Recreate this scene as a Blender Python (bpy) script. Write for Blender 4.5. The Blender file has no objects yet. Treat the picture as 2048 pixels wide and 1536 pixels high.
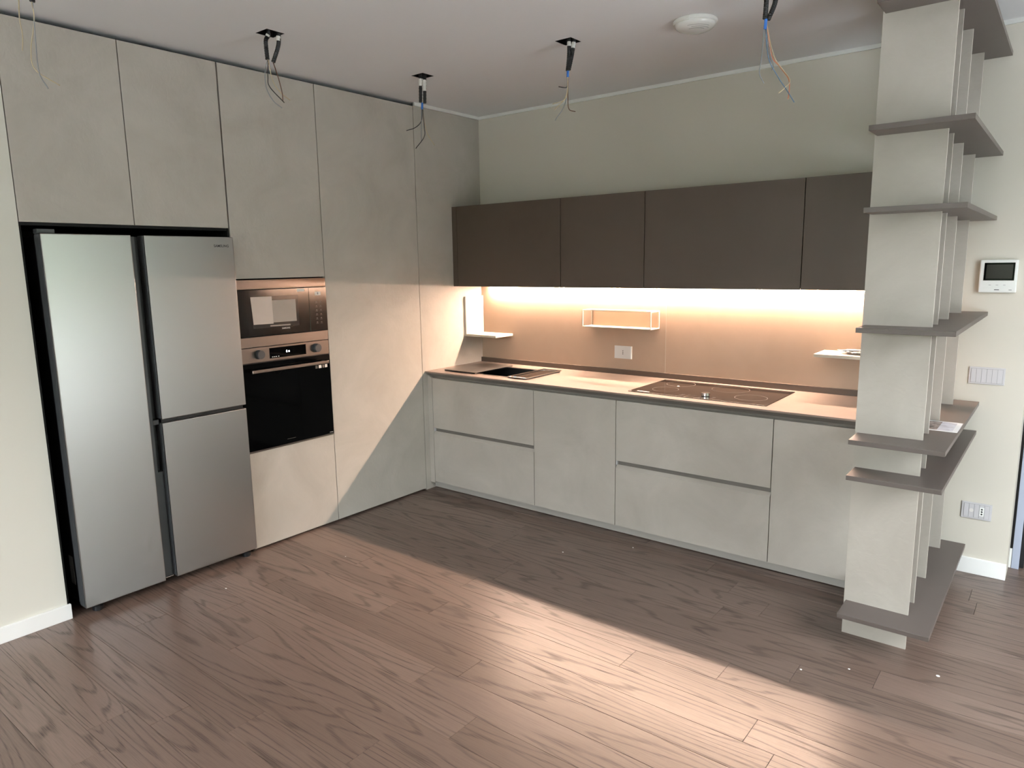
import bpy, bmesh, math, random
from mathutils import Matrix, Vector, noise as mnoise
random.seed(7)
SC = bpy.context.scene
COL = SC.collection

# ---------------------------------------------------------------- camera
yaw, pitch, roll = .6689, -.168, -.0155
fw = Vector((-math.sin(yaw)*math.cos(pitch), math.cos(yaw)*math.cos(pitch), math.sin(pitch)))
rt = Vector((math.cos(yaw), math.sin(yaw), 0)); up = rt.cross(fw)
cr, sr = math.cos(roll), math.sin(roll)
rt2 = rt*cr + up*sr; up2 = up*cr - rt*sr
cam = bpy.data.cameras.new('camera'); cam_o = bpy.data.objects.new('camera', cam); COL.objects.link(cam_o)
cam.sensor_width = 36; cam.sensor_fit = 'HORIZONTAL'; cam.lens = 1415.68*36/2048
cam.clip_start = .05; cam.clip_end = 200
M = Matrix((rt2, up2, -fw)).transposed().to_4x4(); M.translation = (3.5676, -4.1632, 1.6107)
cam_o.matrix_world = M
SC.camera = cam_o

# ---------------------------------------------------------------- sky, daylight, exposure
WORLD_STRENGTH = 20.0
WORLD_COLOR = (.90, .955, 1.0, 1)
LED_STRENGTH = 415.0
LED_COLOR = (1.0, .72, .55, 1)
world = bpy.data.worlds.new('overcast_sky'); SC.world = world; world.use_nodes = True
bgn = world.node_tree.nodes['Background']
bgn.inputs[0].default_value = WORLD_COLOR; bgn.inputs[1].default_value = WORLD_STRENGTH
SC.view_settings.view_transform = 'Standard'; SC.view_settings.look = 'None'
SC.view_settings.exposure = 0.53; SC.view_settings.gamma = 1.0
SC.view_settings.use_curve_mapping = False
SC.cycles.use_denoising = True
SC.cycles.max_bounces = 6; SC.cycles.diffuse_bounces = 5; SC.cycles.glossy_bounces = 3
SC.cycles.use_adaptive_sampling = True; SC.cycles.adaptive_threshold = .05; SC.cycles.adaptive_min_samples = 16
SC.cycles.sample_clamp_indirect = 6.0
SC.cycles.caustics_reflective = False; SC.cycles.caustics_refractive = False
# windows of the room (outside the frame): right-hand wall and the wall behind the camera
XR = 5.1
WIN_R = (-2.45, -.95, .05, 2.40)      # y0 y1 z0 z1 in wall x = XR
WIN_F = (.9, 3.6, .7, 2.45)        # x0 x1 z0 z1 in wall y = -7.4
def portal(name, loc, rot, sx, sy):
    l = bpy.data.lights.new(name, 'AREA'); l.shape = 'RECTANGLE'; l.size = sx; l.size_y = sy
    l.cycles.is_portal = True
    o = bpy.data.objects.new(name, l); COL.objects.link(o); o.location = loc; o.rotation_euler = rot
portal('window_portal', (XR+.02, (WIN_R[0]+WIN_R[1])/2, (WIN_R[2]+WIN_R[3])/2), (0, math.pi/2, 0), WIN_R[3]-WIN_R[2], WIN_R[1]-WIN_R[0])
portal('window_portal', ((WIN_F[0]+WIN_F[1])/2, -7.42, (WIN_F[2]+WIN_F[3])/2), (math.pi/2, 0, 0), WIN_F[1]-WIN_F[0], WIN_F[3]-WIN_F[2])

# ---------------------------------------------------------------- materials
def mat(name, col, rough=.5, metal=0., spec=.5, emit=None, estr=0., alpha=None, trans=0., coat=0.):
    m = bpy.data.materials.new(name); m.use_nodes = True
    b = m.node_tree.nodes['Principled BSDF']
    b.inputs['Base Color'].default_value = (*col, 1)
    b.inputs['Roughness'].default_value = rough; b.inputs['Metallic'].default_value = metal
    b.inputs['Specular IOR Level'].default_value = spec
    if emit: b.inputs['Emission Color'].default_value = (*emit, 1); b.inputs['Emission Strength'].default_value = estr
    if trans: b.inputs['Transmission Weight'].default_value = trans
    if alpha is not None: b.inputs['Alpha'].default_value = alpha
    if coat: b.inputs['Coat Weight'].default_value = coat; b.inputs['Coat Roughness'].default_value = .05
    return m
def N(m, t, **k):
    n = m.node_tree.nodes.new(t)
    for a, v in k.items(): setattr(n, a, v)
    return n
def LK(m, a, b): m.node_tree.links.new(a, b)
def mottled(name, c1, c2, scale, rough, bump=0., bscale=60., spec=.4, stretch=(1, 1, 1), metal=0., detail=2):
    m = mat(name, c1, rough, metal, spec); b = m.node_tree.nodes['Principled BSDF']
    tc = N(m, 'ShaderNodeTexCoord'); mp = N(m, 'ShaderNodeMapping'); mp.inputs['Scale'].default_value = stretch
    LK(m, tc.outputs['Object'], mp.inputs['Vector'])
    n1 = N(m, 'ShaderNodeTexNoise'); n1.inputs['Scale'].default_value = scale; n1.inputs['Detail'].default_value = detail
    n1.inputs['Roughness'].default_value = .62; n1.inputs['Distortion'].default_value = .6
    LK(m, mp.outputs[0], n1.inputs['Vector'])
    r = N(m, 'ShaderNodeValToRGB'); r.color_ramp.elements[0].position = .3; r.color_ramp.elements[1].position = .7
    r.color_ramp.elements[0].color = (*c1, 1); r.color_ramp.elements[1].color = (*c2, 1)
    LK(m, n1.outputs['Fac'], r.inputs[0]); LK(m, r.outputs[0], b.inputs['Base Color'])
    if bump:
        n2 = N(m, 'ShaderNodeTexNoise'); n2.inputs['Scale'].default_value = bscale; n2.inputs['Detail'].default_value = 4
        LK(m, mp.outputs[0], n2.inputs['Vector'])
        bp = N(m, 'ShaderNodeBump'); bp.inputs['Strength'].default_value = bump; bp.inputs['Distance'].default_value = .002
        LK(m, n2.outputs['Fac'], bp.inputs['Height']); LK(m, bp.outputs[0], b.inputs['Normal'])
    return m
def stone(name, c1, c2):
    # trowelled mineral laminate: broad mottling plus fine slanted trowel strokes
    m = mottled(name, c1, c2, 2.6, .48, 0, spec=.35, detail=5)
    b = m.node_tree.nodes['Principled BSDF']
    tc = N(m, 'ShaderNodeTexCoord'); mp = N(m, 'ShaderNodeMapping')
    mp.inputs['Rotation'].default_value = (.6, .6, .6); mp.inputs['Scale'].default_value = (12, 22, 14)
    LK(m, tc.outputs['Object'], mp.inputs['Vector'])
    n = N(m, 'ShaderNodeTexNoise'); n.inputs['Scale'].default_value = 1.6; n.inputs['Detail'].default_value = 3; n.inputs['Distortion'].default_value = 1.2
    LK(m, mp.outputs[0], n.inputs['Vector'])
    bp = N(m, 'ShaderNodeBump'); bp.inputs['Strength'].default_value = .38; bp.inputs['Distance'].default_value = .0025
    LK(m, n.outputs['Fac'], bp.inputs['Height']); LK(m, bp.outputs[0], b.inputs['Normal'])
    return m
def oak():
    m = mat('smoked_oak', (.1, .07, .055), .38, 0, .5); b = m.node_tree.nodes['Principled BSDF']
    tc = N(m, 'ShaderNodeTexCoord'); oi = N(m, 'ShaderNodeObjectInfo')
    mul = N(m, 'ShaderNodeMath', operation='MULTIPLY'); mul.inputs[1].default_value = 57.0
    LK(m, oi.outputs['Random'], mul.inputs[0])
    cmb = N(m, 'ShaderNodeCombineXYZ'); LK(m, mul.outputs[0], cmb.inputs[0]); LK(m, mul.outputs[0], cmb.inputs[2])
    add = N(m, 'ShaderNodeVectorMath', operation='ADD'); LK(m, tc.outputs['Object'], add.inputs[0]); LK(m, cmb.outputs[0], add.inputs[1])
    def noi(scale, sc, det, dist=0., rough=.5):
        mp = N(m, 'ShaderNodeMapping'); mp.inputs['Scale'].default_value = sc; LK(m, add.outputs[0], mp.inputs['Vector'])
        n = N(m, 'ShaderNodeTexNoise'); n.inputs['Scale'].default_value = scale; n.inputs['Detail'].default_value = det
        n.inputs['Distortion'].default_value = dist; n.inputs['Roughness'].default_value = rough
        LK(m, mp.outputs[0], n.inputs['Vector']); return n.outputs['Fac']
    # cathedral grain: contour lines of a long stretched height field
    h = noi(1.0, (.55, 6.5, 1), 1.5, .25)
    k = N(m, 'ShaderNodeMath', operation='MULTIPLY'); k.inputs[1].default_value = 85.0; LK(m, h, k.inputs[0])
    wob = noi(1.0, (9, 60, 1), 2.0); kw = N(m, 'ShaderNodeMath', operation='MULTIPLY_ADD'); kw.inputs[1].default_value = 1.6
    LK(m, wob, kw.inputs[0]); LK(m, k.outputs[0], kw.inputs[2])
    s = N(m, 'ShaderNodeMath', operation='SINE'); LK(m, kw.outputs[0], s.inputs[0])
    r1 = N(m, 'ShaderNodeValToRGB'); r1.color_ramp.elements[0].position = .50; r1.color_ramp.elements[0].color = (0, 0, 0, 1)
    r1.color_ramp.elements[1].position = .98; r1.color_ramp.elements[1].color = (1, 1, 1, 1)
    LK(m, s.outputs[0], r1.inputs[0])
    # fine pores along the plank
    p = noi(1.0, (7, 330, 1), 3.0, .0, .65)
    r2 = N(m, 'ShaderNodeValToRGB'); r2.color_ramp.elements[0].position = .46; r2.color_ramp.elements[1].position = .66
    LK(m, p, r2.inputs[0])
    g = N(m, 'ShaderNodeMath', operation='MULTIPLY'); LK(m, r1.outputs[0], g.inputs[0])
    g2 = N(m, 'ShaderNodeMath', operation='MULTIPLY_ADD'); g2.inputs[1].default_value = .65; g2.inputs[2].default_value = .35
    LK(m, r2.outputs[0], g2.inputs[0]); LK(m, g2.outputs[0], g.inputs[1])
    g3 = N(m, 'ShaderNodeMath', operation='MULTIPLY'); g3.inputs[1].default_value = .28; LK(m, r2.outputs[0], g3.inputs[0])
    gm = N(m, 'ShaderNodeMath', operation='MAXIMUM'); LK(m, g.outputs[0], gm.inputs[0]); LK(m, g3.outputs[0], gm.inputs[1])
    # plank to plank tone and slow clouding
    cl = noi(1.0, (1.1, 4, 1), 3.0)
    tone = N(m, 'ShaderNodeMath', operation='MULTIPLY_ADD'); tone.inputs[1].default_value = .55; LK(m, oi.outputs['Random'], tone.inputs[0])
    kk = N(m, 'ShaderNodeMath', operation='MULTIPLY'); kk.inputs[1].default_value = .55; LK(m, cl, kk.inputs[0]); LK(m, kk.outputs[0], tone.inputs[2])
    rb = N(m, 'ShaderNodeValToRGB'); e = rb.color_ramp.elements
    e[0].position = .1; e[0].color = (.120, .081, .063, 1); e[1].position = .95; e[1].color = (.190, .134, .107, 1)
    LK(m, tone.outputs[0], rb.inputs[0])
    mx = N(m, 'ShaderNodeMix', data_type='RGBA'); LK(m, gm.outputs[0], mx.inputs[0]); LK(m, rb.outputs[0], mx.inputs[6])
    mx.inputs[7].default_value = (.046, .031, .024, 1); LK(m, mx.outputs[2], b.inputs['Base Color'])
    rr = N(m, 'ShaderNodeMath', operation='MULTIPLY_ADD'); rr.inputs[1].default_value = .22; rr.inputs[2].default_value = .30
    LK(m, gm.outputs[0], rr.inputs[0]); LK(m, rr.outputs[0], b.inputs['Roughness'])
    return m
def brushed(name, col, rough, axis=(1, 220, 1)):
    m = mat(name, col, rough, 1.0); b = m.node_tree.nodes['Principled BSDF']
    tc = N(m, 'ShaderNodeTexCoord'); mp = N(m, 'ShaderNodeMapping'); mp.inputs['Scale'].default_value = axis
    LK(m, tc.outputs['Object'], mp.inputs['Vector'])
    n = N(m, 'ShaderNodeTexNoise'); n.inputs['Scale'].default_value = 2; n.inputs['Detail'].default_value = 4; LK(m, mp.outputs[0], n.inputs['Vector'])
    q = N(m, 'ShaderNodeMath', operation='MULTIPLY_ADD'); q.inputs[1].default_value = .10; q.inputs[2].default_value = rough-.05
    LK(m, n.outputs['Fac'], q.inputs[0]); LK(m, q.outputs[0], b.inputs['Roughness'])
    return m
STONE = stone('mineral_laminate', (.375, .345, .302), (.452, .420, .373))
WALL = mottled('beige_paint', (.57, .54, .475), (.59, .557, .49), 1.2, .75)
WALLW = mottled('pale_paint', (.64, .625, .56), (.66, .645, .58), 1.2, .75)
CEIL = mottled('ceiling_paint', (.84, .855, .88), (.855, .87, .895), 1.0, .8)
WHITE = mottled('white_lacquer', (.80, .81, .80), (.82, .83, .82), 2, .35)
TAUPE_D = mottled('dark_taupe_matt', (.080, .057, .043), (.086, .062, .047), 3, .45, spec=.45)
TAUPE = mottled('taupe_matt', (.098, .079, .070), (.106, .086, .076), 3, .42, spec=.45)
BRONZE = mottled('bronze_laminate', (.385, .278, .205), (.405, .294, .218), 4, .38, spec=.5)
TOP = mottled('worktop_stone', (.205, .162, .134), (.25, .20, .168), 5, .33, spec=.5, detail=4)
GRIP = mottled('grip_profile_paint', (.15, .14, .125), (.165, .152, .136), 3, .4)
PLINTH = mottled('plinth_laminate', (.36, .34, .31), (.38, .36, .33), 3, .45)
OAK = oak()
STEEL = brushed('brushed_steel', (.35, .342, .335), .34, (1, 1, 160))
STEELD = brushed('warm_steel', (.22, .185, .165), .30, (160, 1, 160))
CHROME = mat('polished_steel', (.75, .75, .75), .12, 1)
SINKS = brushed('sink_steel', (.24, .22, .208), .32, (2, 60, 2))
MWG = mottled('microwave_glass', (.004, .003, .003), (.006, .005, .005), 3, .13, spec=.45)
BLACKG = mottled('black_glass', (.0010, .0012, .0015), (.002, .0022, .0025), 3, .05, spec=.07)
HOBG = mottled('hob_glass', (.016, .011, .009), (.020, .014, .011), 4, .09, spec=.32)
BLACK = mottled('black_plastic', (.007, .007, .008), (.010, .010, .011), 6, .45)
NICHE = mottled('niche_black_panel', (.006, .006, .006), (.008, .008, .008), 4, .6, spec=.2)
DGREY = mottled('dark_grey_plastic', (.05, .053, .056), (.06, .063, .066), 6, .4)
CARC = mottled('carcass_grey', (.10, .095, .088), (.11, .105, .098), 4, .6)
CREAM = mottled('cream_metal', (.50, .45, .37), (.52, .47, .39), 4, .4)
PLATE = mottled('grey_plate_plastic', (.52, .51, .53), (.54, .53, .55), 4, .4)
PLATEW = mottled('white_plate_plastic', (.66, .64, .62), (.68, .66, .64), 4, .4)
INK = mottled('printed_ink_black', (.02, .02, .022), (.025, .025, .027), 5, .5)
PALEINK = mottled('printed_ink_pale', (.62, .60, .58), (.66, .64, .62), 5, .5)
DIMINK = mottled('printed_ink_dim', (.11, .095, .085), (.13, .115, .10), 5, .5)
PAPER = mottled('paper', (.74, .70, .66), (.78, .74, .70), 8, .7)
REFLC = mottled('cream_reflection', (.50, .42, .37), (.54, .46, .41), 8, .5)  # cream tone of the reflection painted on the microwave door
REFLG = mottled('grey_reflection', (.33, .285, .25), (.36, .31, .27), 8, .6)  # grey tone of the reflection painted on the microwave door
BLUE = mottled('blue_tape', (.03, .14, .50), (.04, .17, .56), 12, .4)
BLUEG = mottled('blue_grey_lacquer', (.36, .40, .50), (.38, .42, .52), 3, .4)
PLAST = mottled('plaster_smear', (.7, .69, .67), (.78, .77, .75), 30, .8)
W_BLACK = mottled('wire_black', (.015, .015, .015), (.02, .02, .02), 9, .4)
W_GREY = mottled('wire_grey', (.20, .21, .22), (.24, .25, .26), 9, .4)
W_BEIGE = mottled('wire_beige', (.42, .34, .22), (.46, .38, .25), 9, .4)
W_BROWN = mottled('wire_brown', (.10, .045, .025), (.12, .055, .03), 9, .4)
W_ORANGE = mottled('wire_orange', (.50, .17, .09), (.55, .2, .1), 9, .4)
W_BLUE = mottled('wire_blue_grey', (.10, .16, .24), (.12, .19, .28), 9, .4)
FROST = mat('frosted_lamp_glass', (.78, .79, .78), .18, 0, .5, coat=.6)
FILM = mat('clear_plastic_film', (.80, .78, .76), .2, 0, .5, trans=.45)
LED = mat('led_diffuser', (1, 1, 1), .5, emit=LED_COLOR[:3], estr=LED_STRENGTH)
DIGIT = mat('lit_digit', (1, 1, 1), .5, emit=(.9, .92, 1.0), estr=3.0)

# ---------------------------------------------------------------- helpers
def box(bm, x0, x1, y0, y1, z0, z1, bev=0.):
    a = [bm.verts.new(p) for p in ((x0,y0,z0),(x1,y0,z0),(x1,y1,z0),(x0,y1,z0),(x0,y0,z1),(x1,y0,z1),(x1,y1,z1),(x0,y1,z1))]
    fs = [bm.faces.new([a[i] for i in q]) for q in ((3,2,1,0),(4,5,6,7),(0,1,5,4),(1,2,6,5),(2,3,7,6),(3,0,4,7))]
    if bev:
        es = list({e for f in fs for e in f.edges})
        bmesh.ops.bevel(bm, geom=es, offset=bev, segments=2, affect='EDGES', profile=.6)
def prism(bm, prof, axis, a, b):
    # prof: list of 2D points; extruded along axis ('x': prof=(y,z); 'y': prof=(x,z); 'z': prof=(x,y))
    def P(q, t):
        return {'x': (t, q[0], q[1]), 'y': (q[0], t, q[1]), 'z': (q[0], q[1], t)}[axis]
    A = [bm.verts.new(P(q, a)) for q in prof]; B = [bm.verts.new(P(q, b)) for q in prof]
    n = len(prof); bm.faces.new(A[::-1]); bm.faces.new(B)
    for i in range(n): bm.faces.new((A[i], A[(i+1) % n], B[(i+1) % n], B[i]))
def cyl(bm, c, ax, r, h, seg=24, r2=None, bev=0.):
    R = {'x': Matrix.Rotation(math.pi/2, 4, 'Y'), 'y': Matrix.Rotation(math.pi/2, 4, 'X'), 'z': Matrix.Identity(4)}[ax]
    g = bmesh.ops.create_cone(bm, cap_ends=True, segments=seg, radius1=r, radius2=r if r2 is None else r2, depth=h, matrix=Matrix.Translation(c) @ R)
    if bev:
        es = [e for e in {e for v in g['verts'] for e in v.link_edges} if any(len(f.verts) > 4 for f in e.link_faces)]
        bmesh.ops.bevel(bm, geom=es, offset=bev, segments=2, affect='EDGES')
def smooth_path(pts, n=6):
    P = [Vector(p) for p in pts]
    if len(P) < 3: return [P[0].lerp(P[-1], i/8) for i in range(9)]
    Q = [P[0]*2-P[1]] + P + [P[-1]*2-P[-2]]; out = []
    for i in range(1, len(Q)-2):
        for k in range(n):
            t = k/n; a, b, c, d = Q[i-1:i+3]
            out.append(.5*((2*b)+(c-a)*t+(2*a-5*b+4*c-d)*t*t+(3*b-a-3*c+d)*t**3))
    return out + [P[-1]]
def tube(bm, pts, r, seg=6, rib=0.):
    prev = None; T = None; rings = []
    for i, p in enumerate(pts):
        d = (pts[min(i+1, len(pts)-1)] - pts[max(i-1, 0)]).normalized()
        s = d.orthogonal() if T is None else (T - d*T.dot(d))
        s.normalize(); T = s; t = d.cross(s)
        rr = r*(1+rib*(1 if i % 2 else -1))
        rings.append([bm.verts.new(p + (s*math.cos(2*math.pi*k/seg)+t*math.sin(2*math.pi*k/seg))*rr) for k in range(seg)])
    for A, B in zip(rings, rings[1:]):
        for k in range(seg): bm.faces.new((A[k], A[(k+1) % seg], B[(k+1) % seg], B[k]))
    bm.faces.new(rings[0][::-1]); bm.faces.new(rings[-1])
def ring(bm, c, r, w, h=.0004, seg=40, a0=0., a1=2*math.pi):
    n = seg; full = a1-a0 > 6.28; L = []
    for i in range(n if full else n+1):
        a = a0+(a1-a0)*i/n; ca, sa = math.cos(a), math.sin(a)
        L.append([bm.verts.new((c[0]+ca*q, c[1]+sa*q, c[2]+z)) for q, z in ((r-w/2, 0), (r+w/2, 0), (r+w/2, h), (r-w/2, h))])
    for i in range(n):
        A, B = L[i], L[(i+1) % len(L)]
        for k in range(4): bm.faces.new((A[k], B[k], B[(k+1) % 4], A[(k+1) % 4]))
def obj(name, bm, m, parent=None, shade=False):
    me = bpy.data.meshes.new(name)
    if isinstance(bm, bmesh.types.BMesh):
        bmesh.ops.recalc_face_normals(bm, faces=bm.faces[:]); bm.to_mesh(me); bm.free()
    else: me = bm
    if shade:
        for p in me.polygons: p.use_smooth = True
    o = bpy.data.objects.new(name, me); COL.objects.link(o)
    if m: me.materials.clear(); me.materials.append(m)
    if parent:
        o.parent = parent; o.matrix_parent_inverse = parent_world(parent).inverted()
    return o
def parent_world(p):
    M = p.matrix_basis.copy()
    return M if p.parent is None else parent_world(p.parent) @ p.matrix_parent_inverse @ M
def B(name, m, parent, *ext, bev=0.):
    bm = bmesh.new(); box(bm, *ext, bev=bev); return obj(name, bm, m, parent)
def thing(name, label, cat, loc, group=None):
    o = bpy.data.objects.new(name, None); COL.objects.link(o); o.location = loc
    o.empty_display_size = .1
    o['label'] = label; o['category'] = cat
    if group: o['group'] = group
    return o
def tag(o, label, cat, group=None):
    o['label'] = label; o['category'] = cat
    if group: o['group'] = group
    return o
def struct(name, bm, m, label=None, parent=None):
    o = obj(name, bm, m, parent); 
    if parent is None:
        o['kind'] = 'structure'; o['category'] = name.split('_')[0]
        o['label'] = label
    return o
def text(name, s, size, loc, face, m, parent, sx=1., align='CENTER'):
    c = bpy.data.curves.new(name, 'FONT'); c.body = s; c.size = size; c.extrude = .0002; c.align_x = align; c.align_y = 'CENTER'
    c.offset = size*.012
    t = bpy.data.objects.new('tmp_text', c); COL.objects.link(t)
    bpy.context.view_layer.update()
    me = bpy.data.meshes.new_from_object(t.evaluated_get(bpy.context.evaluated_depsgraph_get()))
    bpy.data.objects.remove(t); bpy.data.curves.remove(c)
    R = {'x': Matrix.Rotation(math.pi/2, 4, 'Z') @ Matrix.Rotation(math.pi/2, 4, 'X'), 'y': Matrix.Rotation(math.pi/2, 4, 'X'), 'z': Matrix.Identity(4)}[face]
    me.transform(Matrix.Translation(loc) @ R @ Matrix.Diagonal((sx, 1, 1, 1)))
    return obj(name, me, m, parent)

H = 2.68           # ceiling
YL, YA, YB, YC, YD = -3.0322, -2.5484, -2.0605, -1.4605, -.6695
X0, X1, X2, X3, X4 = .0445, .9400, 1.5370, 2.4430, 2.893
ZT = .870          # worktop
# ---------------------------------------------------------------- the room
bm = bmesh.new(); box(bm, -.75, XR+.1, -7.5, 1.4, -.15, -.014)
floor = struct('floor', bm, OAK, 'brown smoked oak plank floor running along the kitchen units')
# planks: one object each
PITCH, Y0 = .148, -1.40
anchor = {-1: 2.84, 0: 3.105, -2: 2.61, -4: 1.325, -5: 1.13, -8: 2.015, -12: 1.11, -11: 1.37}
rnd = random.Random(11)
def plank(x0, x1, y0, y1):
    bm = bmesh.new(); box(bm, x0+.0005, x1-.0005, y0+.0005, y1-.0005, -.014, 0, bev=.0011)
    obj('plank', bm, OAK, floor)
for k in range(-27, 15):
    ya, yb = Y0+k*PITCH, Y0+(k+1)*PITCH
    xmin, xmax = -.62, XR-.01
    if yb > -.45: xmin = 2.75
    if ya > .95: break
    xs = anchor.get(k, rnd.uniform(.2, 2.0)); cuts = [xs]
    while cuts[0] > xmin: cuts.insert(0, cuts[0]-rnd.choice((1.35, 1.5, 1.65, 1.8)))
    while cuts[-1] < xmax: cuts.append(cuts[-1]+rnd.choice((1.35, 1.5, 1.65, 1.8)))
    for a, b in zip(cuts, cuts[1:]):
        a, b = max(a, xmin), min(b, xmax)
        if b-a > .05: plank(a, b, ya, yb)
# ceiling with the square holes of the junction boxes
HOLES = [(.534, -2.092), (.524, -1.095), (1.511, -1.077), (2.512, -1.125), (.345, -3.015)]
HS = .048
xs = sorted({-.75, XR+.1} | {round(c[0]+s*HS, 4) for c in HOLES for s in (-1, 1)})
ys = sorted({-7.5, 1.4} | {round(c[1]+s*HS, 4) for c in HOLES for s in (-1, 1)})
bm = bmesh.new()
for i in range(len(xs)-1):
    for j in range(len(ys)-1):
        cx, cy = (xs[i]+xs[i+1])/2, (ys[j]+ys[j+1])/2
        if any(abs(cx-h[0]) < HS and abs(cy-h[1]) < HS for h in HOLES): continue
        box(bm, xs[i], xs[i+1], ys[j], ys[j+1], H, H+.16)
bmesh.ops.remove_doubles(bm, verts=bm.verts[:], dist=1e-5)
struct('ceiling', bm, CEIL, 'smooth off-white ceiling with square holes for cables')
bm = bmesh.new(); box(bm, -.75, 3.4299, 0, .2, 0, H)
struct('wall_back', bm, WALL, 'beige painted wall behind the worktop and shelf divider')
bm = bmesh.new(); box(bm, -.75, -.63, YL, 0, 0, H)
struct('wall_left', bm, WALL, 'wall hidden behind the tall cupboards')
bm = bmesh.new(); box(bm, -.75, 0, -7.5, YL, 0, H)
struct('wall_fridge', bm, WALLW, 'pale painted wall ending beside the fridge')
# wall on the right with its window opening
def wall_with_hole(name, label, axis, pos, lo, hi, win):
    bm = bmesh.new(); w0, w1, z0, z1 = win
    for a, b, c, d in ((lo, w0, 0, H), (w1, hi, 0, H), (w0, w1, 0, z0), (w0, w1, z1, H)):
        if axis == 'x': box(bm, pos, pos+.1, a, b, c, d)
        else: box(bm, a, b, pos-.1, pos, c, d)
    struct(name, bm, WALLW, label)
wall_with_hole('wall_right', 'pale wall with a wide window opposite the fridge', 'x', XR, -7.5, 1.4, WIN_R)
wall_with_hole('wall_front', 'pale wall with a wide window facing the kitchen', 'y', -7.4, -.75, XR+.1, WIN_F)
def window(name, label, axis, pos, win):
    bm = bmesh.new(); w0, w1, z0, z1 = win; n = 2
    rects = [(w0, w1, z0, z0+.06), (w0, w1, z1-.06, z1)] + [(w0+(w1-w0)*i/n-(.03 if 0 < i < n else 0)-(.06 if i == n else 0), w0+(w1-w0)*i/n+(.03 if 0 < i < n else 0)+(.06 if i == 0 else 0), z0+.06, z1-.06) for i in range(n+1)]
    for a, b, c, d in rects:
        if axis == 'x': box(bm, pos+.02, pos+.08, a, b, c, d)
        else: box(bm, a, b, pos-.08, pos-.02, c, d)
    struct(name, bm, WHITE, label)
window('window_1', 'white framed window in the right-hand wall', 'x', XR, WIN_R)
window('window_2', 'white framed window in the wall facing the kitchen', 'y', -7.4, WIN_F)
# terrace and hedge outside the right-hand window
bm = bmesh.new(); box(bm, XR+.12, 30, -30, 20, -.12, -.06); box(bm, -12, XR+.12, -30, -7.52, -.12, -.06)
struct('ground', bm, mottled('pale_paving', (.60, .60, .62), (.65, .65, .67), 2, .7), 'pale paved terrace outside the windows')
GREEN = mottled('hedge_leaves', (.075, .105, .055), (.13, .165, .095), 5, .6, detail=4)
def hedge(label, x0, x1, y0, y1, h):
    bm = bmesh.new(); box(bm, x0, x1, y0, y1, -.06, h)
    bmesh.ops.subdivide_edges(bm, edges=bm.edges[:], cuts=14, use_grid_fill=True)
    for v in bm.verts:
        if v.co.z > .1: v.co += mnoise.noise_vector(v.co*1.3)*.45
    tag(obj('hedge', bm, GREEN), label, 'hedge')
hedge('tall green hedge beyond the terrace on the right', 11.5, 13, -16, 10, 3.4)
hedge('tall green hedge beyond the terrace facing the kitchen', -6, 10, -17, -15.5, 2.8)
# passage beyond the end of the back wall, with a door frame
bm = bmesh.new(); box(bm, 3.30, 3.4405, .2, .32, 0, H); box(bm, 4.36, XR, .2, .32, 0, H); box(bm, 3.4405, 4.36, .2, .32, 2.15, H)
box(bm, 3.0, XR, 1.28, 1.4, 0, H); box(bm, 3.3, 3.4405, .32, 1.28, 0, H)
struct('wall_passage', bm, WALLW, 'pale wall round the doorway behind the corner')
bm = bmesh.new(); box(bm, 3.430, 3.4415, .195, .215, .105, 2.15); d = struct('door_1', bm, BLACK, 'blue-grey door frame just visible at the right edge')  # black strip paints the shadow gap beside the frame
bm = bmesh.new(); box(bm, 3.4420, 3.475, .185, .30, 0, 2.12, bev=.002); obj('door_frame', bm, BLUEG, d)
bm = bmesh.new(); box(bm, 3.475, 3.494, .215, .29, 0, 2.12); obj('door_rebate', bm, BLACK, d)
bm = bmesh.new(); box(bm, 4.30, 4.36, .185, .30, 0, 2.12, bev=.002); obj('door_frame', bm, BLUEG, d)
def baseboard(name, label, *e):
    bm = bmesh.new(); box(bm, *e, bev=.002); struct(name, bm, WHITE, label)
baseboard('baseboard_left', 'white skirting board along the wall beside the fridge', 0, .013, -7.4, -3.020, 0, .073)
baseboard('baseboard_back', 'white skirting board under the intercom wall', 2.90, 3.4299, -.013, 0, 0, .083)
baseboard('baseboard_passage', 'short white skirting board behind the wall corner', 3.430, 3.4410, .188, .200, 0, .105)
def trim(name, label, *e):
    bm = bmesh.new(); box(bm, *e); struct(name, bm, WHITE, label)
trim('trim_1', 'thin white trim between ceiling and back wall', .013, 3.43, -.012, 0, H-.020, H)
trim('trim_2', 'thin white trim above the narrow end panel', 0, .012, YD+.004, 0, H-.020, H)

# ---------------------------------------------------------------- tall cupboards
ZF, ZO, ZO2, ZP = 1.8216, 1.5527, .5746, 2.656
G = .0020
def front(name, parent, y0, y1, z0, z1, m=STONE, x=0.):
    return B(name, m, parent, x-.022, x, y0+G, y1-G, z0, z1, bev=.0012)
t = thing('tall_cabinet', 'two-door cabinet above the fridge reaching the ceiling', 'cabinet', (-.3, (YL+YB)/2, ZF))
B('body', NICHE, t, -.60, -.024, YL+.002, YB-.001, ZF+.0, 2.648)
front('door', t, YL+.002, YA, ZF, ZP); front('door', t, YA, YB-.002, ZF, ZP)
t = thing('tall_cabinet', 'tall cabinet column housing the microwave and oven', 'cabinet', (-.3, (YB+YC)/2, 0))
bm = bmesh.new()
box(bm, -.60, -.024, YB, YB+.018, .01, 2.648); box(bm, -.60, -.024, YC-.018, YC-.001, .01, 2.648)
box(bm, -.60, -.58, YB+.018, YC-.018, .01, 2.648)
for z in (.012, ZO2-.02, 1.153, ZO+.002, 2.630): box(bm, -.58, -.024, YB+.018, YC-.018, z, z+.016)
obj('body', bm, NICHE, t)
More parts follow.
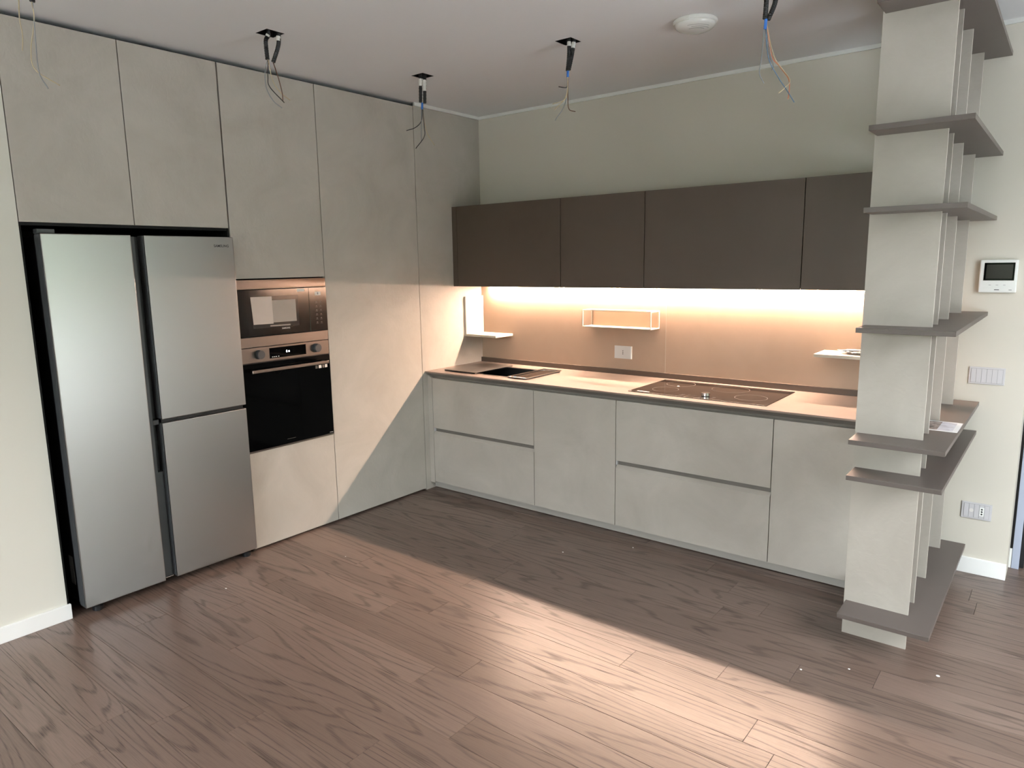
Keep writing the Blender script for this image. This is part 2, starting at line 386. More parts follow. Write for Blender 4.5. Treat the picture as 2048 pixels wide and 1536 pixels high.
front('door', t, YB+.002, YC, ZO, ZP); front('drawer_front', t, YB+.002, YC, .013, ZO2)
t = thing('tall_cabinet', 'plain full-height pantry cabinet beside the oven column', 'cabinet', (-.3, (YC+YD)/2, 0))
B('body', NICHE, t, -.60, -.024, YC+.001, YD-.001, .01, 2.648)
front('door', t, YC, YD, .013, ZP)
o = B('end_panel', STONE, None, -.024, 0, YD+G, -.0005, .0, H-.0205, bev=.001)
tag(o, 'narrow tall end panel between pantry door and back wall', 'panel')

# ---------------------------------------------------------------- fridge
XF = .055; FL, FR = -2.974, -2.076
fr = thing('refrigerator', 'three-door brushed steel refrigerator standing in the black niche', 'refrigerator', (-.3, (FL+FR)/2, 0))
B('body', BLACK, fr, -.59, -.022, FL+.006, FR-.004, .045, 1.765, bev=.004)
B('gasket', CHROME, fr, -.0205, -.0175, FL+.0025, FL+.0085, .05, 1.725)
def fdoor(y0, y1, z0, z1):
    bm = bmesh.new(); box(bm, -.012, XF, y0, y1, z0, z1, bev=.0035)
    o = obj('door', bm, STEEL, fr); return o
def dark_side(d, y0, y1, z0, z1):   # the door's dark plastic side panel
    B('side_panel', DGREY, d, -.0125, XF-.010, y0, y1, z0, z1, bev=.001)
d1 = fdoor(FL, -2.597, .040, 1.772); dark_side(d1, FL-.0012, FL+.0005, .046, 1.768); dark_side(d1, -2.5975, -2.5945, .046, 1.768)
d2 = fdoor(-2.537, FR, .872, 1.772); dark_side(d2, -2.5395, -2.5365, .876, 1.768)
d3 = fdoor(-2.537, FR, .040, .852); dark_side(d3, -2.5395, -2.5365, .046, .848)
gc = B('grip_channel', DGREY, fr, -.0215, .020, -2.5940, -2.5675, .044, 1.766)
B('grip_recess', BLACK, fr, -.0215, -.006, -2.5675, -2.5400, .044, 1.766)
B('grip_cap', DGREY, fr, -.0055, .024, -2.5670, -2.5400, .845, .868)
B('grip_cap', DGREY, fr, -.0055, .018, -2.5670, -2.5400, .046, .60)
B('grip_cap', CHROME, fr, -.0055, .020, -2.5940, -2.5400, .038, .0435)
B('hinge_cover', DGREY, fr, -.035, .010, FL+.004, FL+.075, 1.7725, 1.793, bev=.004)
B('divider', BLACK, fr, -.0215, .030, -2.53, FR-.004, .8525, .8715)
for y in (FL+.065, FR-.045):
    bm = bmesh.new(); cyl(bm, (.012, y, .0135), 'z', .024, .027, 20, bev=.004); cyl(bm, (.012, y, .034), 'z', .010, .022, 14)
    cyl(bm, (-.03, y+.012, .016), 'y', .016, .02, 18)
    obj('foot', bm, BLACK, fr)
B('rating_label', W_GREY, fr, -.10, -.055, FL+.0048, FL+.0062, .13, .27)
text('brand_lettering', 'SAMSUNG', .0185, (XF+.0005, -2.145, 1.7255), 'x', INK, d2, sx=.98)
# black lining of the niche
nl = thing('niche_lining', 'black lining panels round the fridge niche', 'panel', (-.3, (YL+YB)/2, 0))
B('side_panel', NICHE, nl, -.60, -.006, YL+.0005, YL+.010, 0.0, ZF-.001)
B('side_panel', NICHE, nl, -.60, -.006, YB-.009, YB-.0005, 0.0, ZF-.001)
B('back_panel', NICHE, nl, -.625, -.602, YL+.0005, YB-.0005, 0.0, ZF-.001)
B('top_panel', NICHE, nl, -.60, -.010, YL+.011, YB-.010, ZF-.014, ZF-.001)

# ---------------------------------------------------------------- microwave
MY0, MY1 = YB+.003, YC-.003
mw = thing('microwave', 'built-in black glass microwave with steel trims above the oven', 'microwave', (-.2, (MY0+MY1)/2, 1.172))
B('body', BLACK, mw, -.42, -.016, MY0+.02, MY1-.02, 1.176, 1.535)
B('steel_trim', STEELD, mw, -.016, .004, MY0, MY1, 1.4935, 1.5465, bev=.002)
B('steel_trim', STEELD, mw, -.016, .004, MY0, MY1, 1.1725, 1.2295, bev=.002)
md = B('door', MWG, mw, -.016, .006, MY0, -1.590, 1.2315, 1.4915, bev=.002)
B('viewing_window', mottled('window_mesh', (.03, .026, .024), (.036, .031, .028), 30, .12), md, .005, .0066, -1.968, -1.665, 1.276, 1.452)
text('brand_lettering', 'SAMSUNG', .0125, (.0067, -1.757, 1.2655), 'x', PALEINK, md, sx=.95)
cp = B('control_panel', MWG, mw, -.016, .006, -1.5885, MY1, 1.2315, 1.4915, bev=.002)
for i in range(6):
    for j in range(2):
        y, z = -1.537+j*.030, 1.405-i*.0245
        bm = bmesh.new()
        box(bm, .006, .0066, y-.0045, y+.0045, z-.002, z+.004); box(bm, .006, .0066, y-.008, y+.008, z-.0075, z-.0055)
        obj('button', bm, DIMINK, cp)
B('sticker', PAPER, cp, .006, .0066, -1.545, -1.503, 1.4435, 1.4655)
B('sticker_print', W_GREY, cp, .0066, .0068, -1.528, -1.520, 1.448, 1.461)
B('sticker', PAPER, md, .006, .0066, -1.668, -1.617, 1.470, 1.487)
def sheet(name, m, y0, y1, z0, z1, x, label, cat, skew=0., th=.0012):
    bm = bmesh.new()
    A = [(x, y0, z1), (x, y1, z1-.001), (x, y1+skew*.1, z0), (x, y0+skew, z0+.002)]
    va = [bm.verts.new(p) for p in A]; vb = [bm.verts.new((p[0]+th, p[1], p[2])) for p in A]
    bm.faces.new(va); bm.faces.new(vb[::-1])
    for i in range(4): bm.faces.new((va[i], va[(i+1) % 4], vb[(i+1) % 4], vb[i]))
    return tag(obj(name, bm, m), label, cat)
sheet('reflection_sheet', REFLG, -1.940, -1.683, 1.302, 1.429, .0068, 'grey rectangular sheet painting a reflection on the microwave door, the wider of two', 'reflection')  # flat pale sheets paint a reflection in the door glass
sheet('reflection_sheet', REFLC, -1.974, -1.840, 1.297, 1.452, .0084, 'white upright sheet painting a reflection at the left of the microwave door', 'leaflet', skew=.010)
sheet('pale_strip', REFLG, -1.859, -1.727, 1.280, 1.2885, .0068, 'thin pale strip below the painted reflections on the microwave door', 'paper')

# ---------------------------------------------------------------- oven
ov = thing('oven', 'built-in oven with black glass door and two dark knobs', 'oven', (-.2, (MY0+MY1)/2, ZO2))
B('body', BLACK, ov, -.52, -.016, MY0+.02, MY1-.02, ZO2+.006, 1.150)
pnl = B('control_panel', STEELD, ov, -.016, .004, MY0, MY1, 1.0860, 1.1705, bev=.002)
dp = B('display', BLACKG, pnl, .003, .0050, -1.876, -1.630, 1.100, 1.1595, bev=.0006)
text('display_digits', '6 n', .020, (.0053, -1.755, 1.1315), 'x', DIGIT, dp)
for y_ in (-1.862, -1.850, -1.838, -1.822): B('display_mark', PALEINK, dp, .005, .0053, y_, y_+.008, 1.106, 1.110)
for y in (-1.944, -1.560):
    bm = bmesh.new(); cyl(bm, (.007, y, 1.1305), 'x', .0265, .006, 32); cyl(bm, (.019, y, 1.1305), 'x', .0245, .026, 32, bev=.003)
    obj('knob', bm, DGREY, pnl, False)
od = B('door', BLACKG, ov, -.016, .006, MY0, MY1, ZO2+.012, 1.0805, bev=.002)
B('door_sill', STEELD, ov, -.016, .005, MY0, MY1, ZO2+.002, ZO2+.0105)
B('vent_gap', BLACK, ov, -.016, -.004, MY0+.002, MY1-.002, 1.081, 1.0855)
hb = bmesh.new(); box(hb, .036, .050, -2.018, -1.502, 1.032, 1.050, bev=.003); hd = obj('handle', hb, STEELD, od)
for y in (-2.000, -1.520): B('handle_bracket', STEELD, hd, .006, .038, y-.010, y+.010, 1.034, 1.048)
for y, w, m_ in ((-1.564, .008, DIMINK), (-1.538, .010, PAPER), (-1.515, .006, DIMINK), (-1.494, .009, PAPER)):
    s_ = B('sticker', m_, od, .006, .0066, y-w, y+w, 1.004, 1.023)
B('print_mark', PALEINK, od, .006, .0064, -1.495, -1.470, .593, .5955)
B('print_mark', DIMINK, od, .006, .0064, -1.80, -1.74, .612, .614)

# ---------------------------------------------------------------- base units
YF = -.623
ZB0, ZB1 = .060, .820
def base_unit(x0, x1, label, drawers, cat='cabinet'):
    t = thing('base_cabinet', label, cat, ((x0+x1)/2, -.3, 0))
    if x0 < .1:   # room for the sink basin
        bm = bmesh.new(); box(bm, x0+.002, x1-.001, -.600, -.035, .062, .60); box(bm, x0+.002, x1-.001, -.600, -.575, .60, .84); box(bm, x0+.002, x1-.001, -.12, -.035, .60, .84)
        obj('body', bm, CARC, t)
    else: B('body', CARC, t, x0+.001, x1-.001, -.600, -.035, .062, .84)
    if drawers:
        B('drawer_front', STONE, t, x0+G, x1-G, YF, -.601, .4600, ZB1, bev=.0012)
        bm = bmesh.new(); prism(bm, [(YF, ZB0), (YF, .414), (YF+.0185, .4325), (-.601, .4325), (-.601, ZB0)], 'x', x0+G, x1-G)
        obj('drawer_front', bm, STONE, t)
        B('grip_profile', GRIP, t, x0+.006, x1-.006, -.6035, -.6005, .430, .462)
        B('profile_cap', PLATE, t, x0+G, x0+.008, -.6185, -.6005, .4335, .4595)
    else:
        B('door', STONE, t, x0+G, x1-G, YF, -.601, ZB0, ZB1, bev=.0012)
    return t
base_unit(X0, X1, 'base cabinet with two wide drawers under the sink', True)
base_unit(X1, X2, 'plain single-door base cabinet between the two drawer cabinets', False)
base_unit(X2, X3, 'base cabinet with two wide drawers under the hob', True)
base_unit(X3, X4, 'single-door base cabinet partly hidden by the shelf divider', False)
bm = bmesh.new(); prism(bm, [(.0008, .05), (.0008, .838), (.012, .838), (X0-.0015, .82), (X0-.0015, .05)], 'y', YF, -.60)
o = obj('filler_strip', bm, STONE); tag(o, 'narrow vertical filler strip left of the sink drawers', 'panel')
o = B('plinth', PLINTH, None, .0008, X4, -.578, -.560, .004, .0595); tag(o, 'low recessed plinth along the base cabinets', 'plinth')
bm = bmesh.new(); prism(bm, [(-.6225, .8545), (-.6005, .8545), (-.6005, .8205), (-.6085, .8205), (-.6105, .835)], 'x', .013, X4)
o = obj('grip_channel', bm, GRIP); tag(o, 'grey continuous grip channel under the worktop front edge', 'profile')
# worktop with a sink cut-out, and its dark upstand
SX0, SX1, SY0, SY1 = .150, .820, -.535, -.185
wt = thing('worktop', 'thin beige worktop running along the back wall', 'worktop', (1.45, -.3, ZT))
bm = bmesh.new(); z0 = ZT-.012
prism(bm, [(-.6450, z0+.004), (-.6420, z0), (SY0, z0), (SY0, ZT), (-.6435, ZT), (-.6450, ZT-.002)], 'x', .0012, X4)
box(bm, .0012, X4, SY1, -.0005, z0, ZT); box(bm, .0012, SX0, SY0, SY1, z0, ZT); box(bm, SX1, X4, SY0, SY1, z0, ZT)
obj('slab', bm, TOP, wt)
o = B('upstand', TAUPE_D, None, .0012, X4, -.030, -.0125, ZT, ZT+.034, bev=.0008); tag(o, 'low dark taupe upstand strip along the back of the worktop', 'upstand')

# sink
sk = thing('sink', 'dark rectangular sink basin set into the worktop', 'sink', (.485, -.36, ZT-.19))
bm = bmesh.new(); d = .19; q = .004
box(bm, SX0+.001, SX1-.001, SY0+.001, SY1-.001, ZT-d, ZT-d+q)
for e in ((SX0+.001, SX0+.005, SY0+.001, SY1-.001), (SX1-.005, SX1-.001, SY0+.001, SY1-.001), (SX0+.005, SX1-.005, SY0+.001, SY0+.005), (SX0+.005, SX1-.005, SY1-.005, SY1-.001)):
    box(bm, *e, ZT-d+q, ZT-.0005)
obj('basin', bm, BLACK, sk)
bm = bmesh.new(); cyl(bm, (.485, -.36, ZT-d+q+.002), 'z', .045, .004, 28); obj('drain', bm, CHROME, sk)
bm = bmesh.new()
for e in ((SX0-.014, SX1+.014, SY0-.014, SY0), (SX0-.014, SX1+.014, SY1, SY1+.014), (SX0-.014, SX0, SY0, SY1), (SX1, SX1+.014, SY0, SY1)):
    box(bm, *e, ZT, ZT+.0025)
obj('rim', bm, SINKS, sk)
c1 = thing('sink_cover', 'larger flat steel sliding cover over the left of the sink', 'sink cover', (.27, -.36, ZT+.003))
B('plate', SINKS, c1, .118, .412, -.566, -.160, ZT+.0095, ZT+.0125, bev=.0008)
B('edge_rail', CHROME, c1, .402, .412, -.566, -.160, ZT+.003, ZT+.0093)
B('edge_rail', BLACK, c1, .118, .400, -.566, -.558, ZT+.003, ZT+.0093)
B('edge_rail', BLACK, c1, .118, .400, -.168, -.160, ZT+.003, ZT+.0093)
c2 = thing('sink_cover', 'smaller framed tray cover over the right of the sink', 'sink cover', (.77, -.36, ZT+.003))
bm = bmesh.new()
for e in ((.690, .702, -.566, -.160), (.832, .844, -.566, -.160), (.702, .832, -.566, -.552), (.702, .832, -.174, -.160)): box(bm, *e, ZT+.0065, ZT+.0125, bev=.0008)
obj('frame', bm, CHROME, c2)
B('edge_rail', BLACK, c2, .690, .844, -.5655, -.556, ZT+.0028, ZT+.0063)
B('tray', HOBG, c2, .702, .832, -.552, -.174, ZT+.0032, ZT+.0058)

# hob
hb_ = thing('hob', 'black glass induction hob set into the worktop', 'hob', (1.975, -.32, ZT))
B('glass', HOBG, hb_, 1.585, 2.385, -.566, -.090, ZT, ZT+.0045, bev=.0012)
hz = ZT+.0045
for c, r_ in (((2.060, -.215), .105), ((2.245, -.400), .085), ((1.745, -.20), .085), ((1.745, -.41), .075)):
    bm = bmesh.new(); ring(bm, (*c, hz), r_, .0018, .0003); obj('zone_ring', bm, DIMINK, hb_)
bm = bmesh.new()
for i in range(6): box(bm, 1.89+i*.036, 1.905+i*.036, -.535, -.531, hz, hz+.0003); ring(bm, (1.90+i*.036, -.505, hz), .007, .0015, .0003, 14)
obj('control_marks', bm, DIMINK, hb_)['kind'] = 'stuff'
B('printed_strip', PALEINK, hb_, 1.630, 1.706, -.545, -.533, hz, hz+.0003)
bm = bmesh.new(); cyl(bm, (1.763, -.275, hz+.0004), 'z', .007, .0006, 12); obj('power_dot', bm, PALEINK, hb_)
B('rear_trim', DIMINK, hb_, 1.60, 2.37, -.112, -.108, hz, hz+.0003)
kn = thing('control_knob', 'round steel knob standing on the black hob', 'knob', (2.022, -.485, hz))
bm = bmesh.new(); cyl(bm, (2.022, -.485, hz+.011), 'z', .024, .016, 40, bev=.002); obj('cap', bm, CHROME, kn)
bm = bmesh.new(); cyl(bm, (2.022, -.485, hz+.0015), 'z', .021, .003, 40); obj('base', bm, BLACK, kn)

# splashback
sb = thing('splashback', 'bronze laminate splashback of two panels above the worktop', 'splashback', (1.45, -.006, ZT))
B('panel', BRONZE, sb, .0008, 1.5445, -.012, -.0005, ZT+.0005, 1.4560)
B('panel', BRONZE, sb, 1.5465, X4, -.012, -.0005, ZT+.0005, 1.4560)
B('joint_strip', CREAM, sb, 1.5447, 1.5463, -.0125, -.0005, ZT+.034, 1.4560)

# ---------------------------------------------------------------- wall cabinets
ZU0, ZU1, YU = 1.4556, 2.0204, -.3204
def wall_unit(x0, x1, label):
    t = thing('wall_cabinet', label, 'cabinet', ((x0+x1)/2, -.15, ZU0))
    B('body', TAUPE_D, t, x0+.001, x1-.001, YU+.0215, -.0005, ZU0+.004, ZU1-.001)
    B('door', TAUPE_D, t, x0+G, x1-G, YU, YU+.021, ZU0, ZU1, bev=.001)
wall_unit(.046, .9445, 'dark taupe wall cabinet nearest the tall cupboards')
wall_unit(.9445, 1.5445, 'dark taupe wall cabinet, the narrower one above the wire box shelf')
wall_unit(1.5445, 2.4500, 'dark taupe wall cabinet above the hob')
wall_unit(2.4500, X4, 'dark taupe wall cabinet touching the shelf divider')
o = B('filler_strip', TAUPE_D, None, .0008, .0445, YU, -.0005, ZU0, ZU1, bev=.0008); tag(o, 'narrow dark taupe filler strip left of the wall cabinets', 'panel')
ld = thing('led_strip', 'warm glowing light strip under the wall cabinets', 'light strip', (1.5, -.025, 1.44))
bm = bmesh.new(); box(bm, .10, X4-.004, -.040, -.0125, 1.4490, 1.4590); box(bm, .10, X4-.004, -.040, -.0365, 1.4415, 1.4490); obj('profile', bm, PLATE, ld)  # front lip added to cut off light going forward
B('diffuser', LED, ld, .11, X4-.006, -.036, -.016, 1.4385, 1.4488)

# ---------------------------------------------------------------- small shelves on the splashback
t = thing('corner_shelf', 'cream L-shaped corner shelf with upright panel beside the tall cupboards', 'shelf', (.15, -.11, 1.081))
B('upright_panel', CREAM, t, .0006, .0180, -.215, -.0127, 1.0815, 1.376, bev=.001)
B('shelf_board', CREAM, t, .0182, .302, -.215, -.0127, 1.0815, 1.0975, bev=.001)
t = thing('wire_shelf', 'open wire-framed box shelf on the splashback', 'shelf', (1.245, -.07, 1.186))
wx0, wx1, wy0, wy1, wz0, wz1, b_ = .990, 1.500, -.132, -.0127, 1.186, 1.302, .006
for y in (wy0, wy1-b_):
    for z in (wz0, wz1-b_): B('frame_bar', CREAM, t, wx0, wx1, y, y+b_, z, z+b_)
    for x in (wx0, wx1-b_): B('frame_bar', CREAM, t, x, x+b_, y, y+b_, wz0+b_, wz1-b_)
for x in (wx0, wx1-b_):
    for z in (wz0, wz1-b_): B('frame_bar', CREAM, t, x, x+b_, wy0+b_, wy1-b_, z, z+b_)
B('base_panel', CREAM, t, wx0+b_, wx1-b_, wy0+b_, -.0122, wz0+.001, wz0+.004)
B('back_panel', mottled('pale_bronze', (.46, .32, .22), (.48, .335, .23), 4, .35), t, wx0+.02, wx1-b_, -.0200, -.0186, wz0+.004, wz1-b_)  # paler bronze than the splashback behind it
o = B('wall_shelf', CREAM, None, 2.507, X4, -.222, -.0127, 1.096, 1.1125, bev=.001); tag(o, 'small cream wall shelf left of the shelf divider', 'shelf')
# crumpled clear film on that shelf
bm = bmesh.new(); bmesh.ops.create_icosphere(bm, subdivisions=4, radius=1)
for v in bm.verts:
    n_ = mnoise.noise(v.co*3.1)+.6*mnoise.noise(v.co*7.3)
    v.co = Vector((v.co.x*.085, v.co.y*.05, v.co.z*.010))*(1+.55*n_)
mz = min(v.co.z for v in bm.verts)
for v in bm.verts: v.co += Vector((2.715, -.12, 1.1127-mz))
o = obj('plastic_wrap', bm, FILM); tag(o, 'crumpled clear plastic wrap lying on the small cream shelf', 'plastic wrap')

# ---------------------------------------------------------------- sockets, switches, intercom
t = thing('socket_plate', 'pale socket plate on the bronze splashback', 'socket', (1.24, -.013, .975))
B('plate', PLATEW, t, 1.176, 1.306, -.0195, -.0122, .975, 1.060, bev=.0015)
B('module', PLATEW, t, 1.219, 1.2625, -.0205, -.0196, .985, 1.050); B('side_highlight', WHITE, t, 1.296, 1.3045, -.0206, -.0196, .977, 1.058)  # white strip at the side paints a highlight on the plate
for z in (1.028, 1.0175, 1.007):
    bm = bmesh.new(); cyl(bm, (1.241, -.0209, z), 'y', .0032, .0008, 12); obj('hole', bm, INK, t)
t = thing('switch_plate', 'grey light switch plate with six rockers under the intercom', 'switch', (3.27, -.004, .988))
B('plate', PLATE, t, 3.195, 3.344, -.006, -.0003, .987, 1.072, bev=.0015)
B('recess', W_GREY, t, 3.2030, 3.3360, -.0064, -.0059, .9945, 1.0645)
for i in range(6): B('rocker', PLATE, t, 3.2040+i*.0220, 3.2248+i*.0220, -.0088, -.0063, .9955, 1.0635, bev=.0006)
t = thing('socket_plate', 'grey socket plate low on the wall above the skirting', 'socket', (3.28, -.004, .29))
B('plate', PLATE, t, 3.217, 3.347, -.006, -.0003, .291, .377, bev=.0015)
B('recess', W_GREY, t, 3.2268, 3.3375, -.0064, -.0059, .2985, .3695)
for i in range(5): B('module', PLATE, t, 3.2278+i*.0220, 3.2486+i*.0220, -.0082, -.0063, .2993, .3687, bev=.0006)
bm = bmesh.new(); cyl(bm, (3.2604, -.0086, .336), 'y', .0095, .0012, 20); obj('round_blank', bm, PLATEW, t)
B('socket_face', WHITE, t, 3.2952, 3.3144, -.0088, -.0082, .312, .357)
for z in (.347, .3345, .322):
    bm = bmesh.new(); cyl(bm, (3.3048, -.0091, z), 'y', .0042, .001, 12); obj('hole', bm, INK, t)
t = thing('intercom', 'white video intercom with dark screen beside the shelf divider', 'intercom', (3.276, -.012, 1.438))
B('housing', WHITE, t, 3.201, 3.353, -.022, -.0003, 1.438, 1.595, bev=.006)
B('screen_bezel', BLACKG, t, 3.219, 3.341, -.0232, -.0221, 1.497, 1.581); B('screen', mottled('screen_dark', (.02, .016, .015), (.024, .02, .018), 4, .2, spec=.2), t, 3.2275, 3.3335, -.0238, -.0233, 1.505, 1.573)
B('lower_bar', WHITE, t, 3.204, 3.350, -.0245, -.0221, 1.4415, 1.463, bev=.001)
for x in (3.247, 3.276, 3.305): B('button', PLATE, t, x-.005, x+.005, -.0226, -.0221, 1.473, 1.4765)
B('print_mark', INK, t, 3.266, 3.286, -.0249, -.0245, 1.4505, 1.4540)
B('print_mark', W_GREY, t, 3.324, 3.336, -.0249, -.0245, 1.4505, 1.4535)

# ---------------------------------------------------------------- shelf divider
sd = thing('shelf_divider', 'open room divider of taupe shelves and pale upright fins', 'shelving unit', (3.05, -.6, 0))
FX0, FX1 = 2.9050, 3.1530
for y in (-1.0232, -.8883, -.5872, -.1548):
    B('fin', STONE, sd, FX0, FX1, y, y+.011, 0, H-.001, bev=.0008)
for z0 in (.1331, .7297, .8775, 1.3257, 1.7811, 2.0789, 2.5220):
    B('shelf', TAUPE, sd, 2.9135, 3.2490, -1.1719, -.0140 if z0 < .2 else -.0015, z0, z0+.0195, bev=.0012)
t = thing('brochure', 'glossy printed brochure lying on the taupe shelf at worktop height', 'brochure', (3.15, -.70, .897))
B('sheet', mottled('white_gloss_paper', (.80, .80, .82), (.82, .82, .84), 6, .25), t, 3.030, 3.245, -.808, -.604, .8971, .8983)
B('photo_print', mottled('photo_print', (.05, .035, .035), (.42, .34, .32), 38, .25), t, 3.034, 3.170, -.794, -.618, .8983, .8986)
B('pale_print', mottled('pale_print', (.50, .47, .52), (.72, .72, .80), 22, .25), t, 3.170, 3.226, -.794, -.618, .8983, .8986)

for x, y, r_, lb in ((1.437, -1.028, .004, 'tiny white crumb on the shaded floor before the plain base cabinet'),
        (1.724, -.739, .004, 'tiny white crumb on the floor close to the hob drawers'),
        (2.853, -1.434, .0045, 'small white crumb on the floor left of the shelf divider foot'),
        (3.004, -1.317, .004, 'small white crumb on the floor in front of the divider foot'),
        (3.290, -1.165, .006, 'pale flat crumb on the floor right of the divider front corner'),
        (.312, -2.421, .005, 'pale crumb on the floor in front of the fridge'),
        (.486, -1.799, .0035, 'tiny white crumb on the floor before the oven column')):
    bm = bmesh.new(); bmesh.ops.create_icosphere(bm, subdivisions=1, radius=r_)
    for v in bm.verts: v.co = Vector((x+v.co.x*1.3, y+v.co.y, .0002+r_*.5+v.co.z*.5))
    tag(obj('plaster_crumb', bm, PLAST), lb, 'crumb', 'plaster crumbs on the floor')

# ---------------------------------------------------------------- ceiling lamp
lp = thing('ceiling_lamp', 'round frosted glass ceiling lamp near the back wall', 'lamp', (2.115, -.952, H))
bm = bmesh.new(); cyl(bm, (2.115, -.952, H-.009), 'z', .098, .0175, 48, bev=.003); obj('base_ring', bm, WHITE, lp, False)
bm = bmesh.new(); g_ = bmesh.ops.create_uvsphere(bm, u_segments=48, v_segments=16, radius=1)
bmesh.ops.delete(bm, geom=[v for v in bm.verts if v.co.z > .02], context='VERTS')
for v in bm.verts: v.co = Vector((2.115+v.co.x*.090, -.952+v.co.y*.090, H-.0178+v.co.z*.034))
obj('glass_shade', bm, FROST, lp, True)
for r_, a in ((.052, .2), (.064, .5), (.074, .3)):
    bm = bmesh.new(); zz = H-.0178-.034*math.sqrt(1-(r_/.09)**2)-.0006
    ring(bm, (2.115, -.952, zz), r_, .0022, .0008, 20, a-1.9, a-.5); obj('etched_line', bm, W_GREY, lp)

# ---------------------------------------------------------------- cables hanging from the ceiling holes
def bundle(label, h, cond, tape, wires, sleeve=True):
    t = thing('hanging_cables', label, 'cables', (h[0], h[1], H), 'cables hanging from the ceiling')
    bm = bmesh.new(); a, b = HS-.0005, HS-.0025; hx, hy = h
    box(bm, hx-a, hx+a, hy-a, hy+a, H+.055, H+.058)
    for e in ((hx-a, hx-b, hy-a, hy+a), (hx+b, hx+a, hy-a, hy+a), (hx-b, hx+b, hy-a, hy-b), (hx-b, hx+b, hy+b, hy+a)): box(bm, *e, H+.001, H+.055)
    obj('junction_box', bm, BLACK, t)
    for i, p in enumerate(cond):
        pts = [(p[0][0], p[0][1], H+.05)] + p
        sp = []
        for A, C in zip(smooth_path(pts, 8), smooth_path(pts, 8)[1:]): sp += [A, A.lerp(C, .5)]
        sp.append(Vector(p[-1]))
        bm = bmesh.new(); tube(bm, sp, .0095, 10, .06); c = obj('conduit', bm, BLACK, t)
        if sleeve:
            q = [Vector(p[0]).lerp(Vector(p[min(1, len(p)-1)]), f_) for f_ in ((.05, .2, .35, .5) if i else (.0, .15, .3))]
            bm = bmesh.new(); tube(bm, [v+Vector((.002, -.003, 0)) for v in q], .0099, 8, .04); obj('plaster_smear', bm, PLAST, c)
    for p in tape:
        bm = bmesh.new(); tube(bm, smooth_path(p), .0062, 10, .05); obj('tape', bm, BLUE, t)
    for i, (m_, p) in enumerate(wires):
        off = Vector((.62, -.78, 0))*(.004*math.sin(i*2.1))
        p2 = [Vector(v)+off*k/len(p) for k, v in enumerate(p)]
        bm = bmesh.new(); tube(bm, smooth_path(p2, 7), .0022, 6); obj('wire', bm, m_, t)
    return t
bundle('cables with two splayed conduits in front of the oven column, no tape', HOLES[0],
    [[(.528, -2.096, 2.675), (.516, -2.105, 2.648), (.518, -2.104, 2.566)], [(.564, -2.067, 2.669), (.56, -2.07, 2.625), (.538, -2.088, 2.554)]], [],
    [(W_GREY, [(.518, -2.104, 2.566), (.505, -2.114, 2.506), (.507, -2.112, 2.438), (.529, -2.095, 2.384), (.559, -2.071, 2.351)]),
     (W_BLACK, [(.521, -2.102, 2.566), (.515, -2.106, 2.49), (.52, -2.102, 2.445), (.57, -2.063, 2.374)]),
     (W_BEIGE, [(.521, -2.102, 2.566), (.531, -2.093, 2.475), (.557, -2.073, 2.421), (.591, -2.046, 2.386)]),
     (W_BROWN, [(.538, -2.088, 2.554), (.554, -2.076, 2.482), (.563, -2.068, 2.421), (.564, -2.067, 2.383)])])
bundle('cables with two parallel conduits hanging before the narrow end panel', HOLES[1],
    [[(.514, -1.103, 2.664), (.511, -1.105, 2.536)], [(.533, -1.088, 2.664), (.530, -1.091, 2.531)]], [[(.519, -1.1, 2.534), (.517, -1.101, 2.498)]],
    [(W_BLACK, [(.516, -1.101, 2.536), (.513, -1.103, 2.442), (.485, -1.125, 2.4), (.442, -1.16, 2.382)]),
     (W_BLACK, [(.518, -1.099, 2.536), (.524, -1.095, 2.404), (.522, -1.096, 2.347), (.481, -1.128, 2.281)]),
     (W_BEIGE, [(.517, -1.1, 2.536), (.531, -1.089, 2.385), (.568, -1.06, 2.298)]),
     (W_GREY, [(.515, -1.102, 2.536), (.51, -1.106, 2.385), (.508, -1.107, 2.319)])])
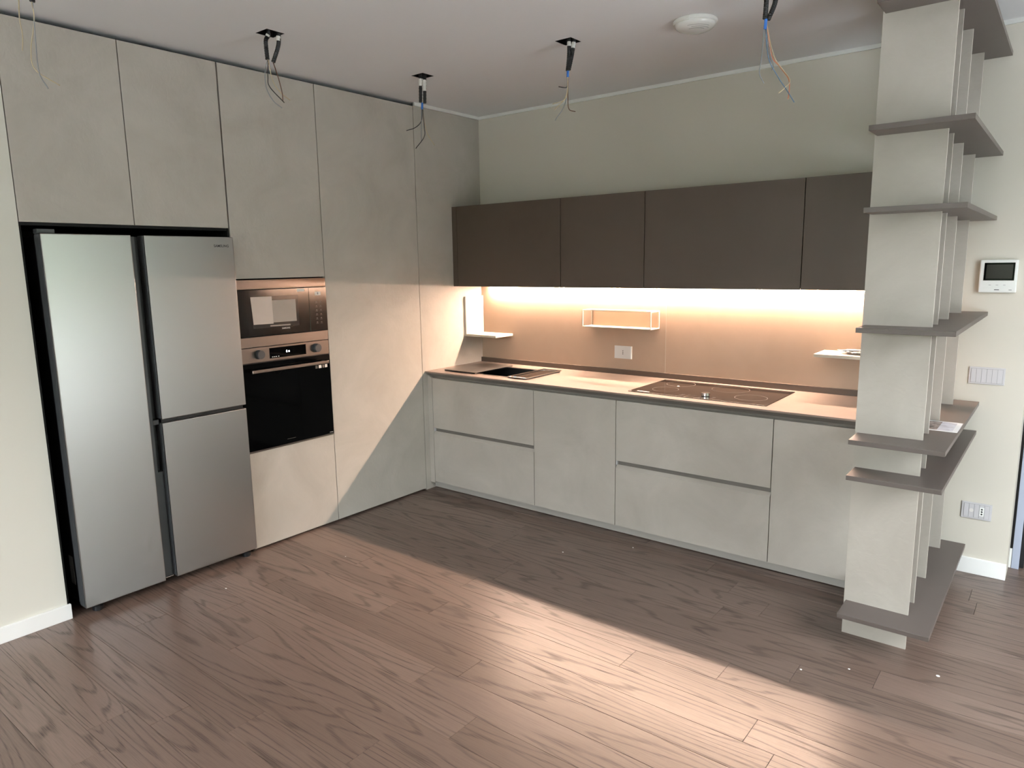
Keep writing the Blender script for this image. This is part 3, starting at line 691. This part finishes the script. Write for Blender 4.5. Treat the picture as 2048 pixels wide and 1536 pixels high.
bundle('cables with crossing conduits hanging before the beige wall left of the ceiling lamp', HOLES[2],
    [[(1.515, -1.074, 2.678), (1.514, -1.075, 2.611), (1.509, -1.079, 2.544)], [(1.534, -1.060, 2.678), (1.527, -1.066, 2.619), (1.514, -1.075, 2.548)]], [[(1.51, -1.078, 2.546), (1.51, -1.078, 2.515)]],
    [(W_BLACK, [(1.51, -1.078, 2.548), (1.509, -1.079, 2.492), (1.504, -1.083, 2.467), (1.474, -1.107, 2.471)]),
     (W_BEIGE, [(1.511, -1.078, 2.548), (1.503, -1.083, 2.428), (1.457, -1.12, 2.361)]),
     (W_GREY, [(1.511, -1.078, 2.548), (1.5, -1.086, 2.396), (1.46, -1.118, 2.312)]),
     (W_BROWN, [(1.512, -1.077, 2.548), (1.51, -1.078, 2.412), (1.515, -1.074, 2.364), (1.54, -1.055, 2.353)]),
     (W_BEIGE, [(1.51, -1.079, 2.548), (1.503, -1.083, 2.42), (1.45, -1.126, 2.389)])])
bundle('cables with blue tape and orange wire hanging right of the ceiling lamp', HOLES[3],
    [[(2.498, -1.134, 2.681), (2.498, -1.134, 2.621), (2.496, -1.136, 2.563)], [(2.529, -1.109, 2.681), (2.525, -1.113, 2.621), (2.506, -1.128, 2.56)]], [[(2.499, -1.134, 2.562), (2.498, -1.135, 2.524)]],
    [(W_GREY, [(2.497, -1.135, 2.563), (2.49, -1.14, 2.422), (2.486, -1.144, 2.357), (2.501, -1.132, 2.319)]),
     (W_BLUE, [(2.497, -1.135, 2.563), (2.511, -1.124, 2.422), (2.541, -1.101, 2.35), (2.579, -1.071, 2.283), (2.6, -1.053, 2.243)]),
     (W_ORANGE, [(2.498, -1.134, 2.563), (2.522, -1.116, 2.428), (2.55, -1.093, 2.382), (2.579, -1.07, 2.336), (2.584, -1.067, 2.296), (2.581, -1.068, 2.257)]),
     (W_GREY, [(2.498, -1.134, 2.563), (2.516, -1.12, 2.441), (2.529, -1.11, 2.382), (2.524, -1.114, 2.369)]),
     (W_BEIGE, [(2.498, -1.134, 2.563), (2.530, -1.108, 2.42), (2.582, -1.068, 2.334), (2.567, -1.08, 2.3), (2.548, -1.095, 2.28)])], sleeve=False)
bundle('cables at the top left corner hanging above the fridge cabinet', HOLES[4],
    [[(.365, -2.998, 2.687), (.357, -3.005, 2.62)]], [],
    [(W_BEIGE, [(.356, -3.006, 2.624), (.356, -3.006, 2.554), (.335, -3.022, 2.444), (.343, -3.016, 2.376), (.41, -2.963, 2.319)]),
     (W_GREY, [(.358, -3.004, 2.624), (.354, -3.007, 2.505), (.353, -3.008, 2.37), (.375, -2.99, 2.307)]),
     (W_BEIGE, [(.325, -3.03, 2.70), (.313, -3.04, 2.573), (.315, -3.038, 2.506), (.308, -3.043, 2.448)])], sleeve=False)
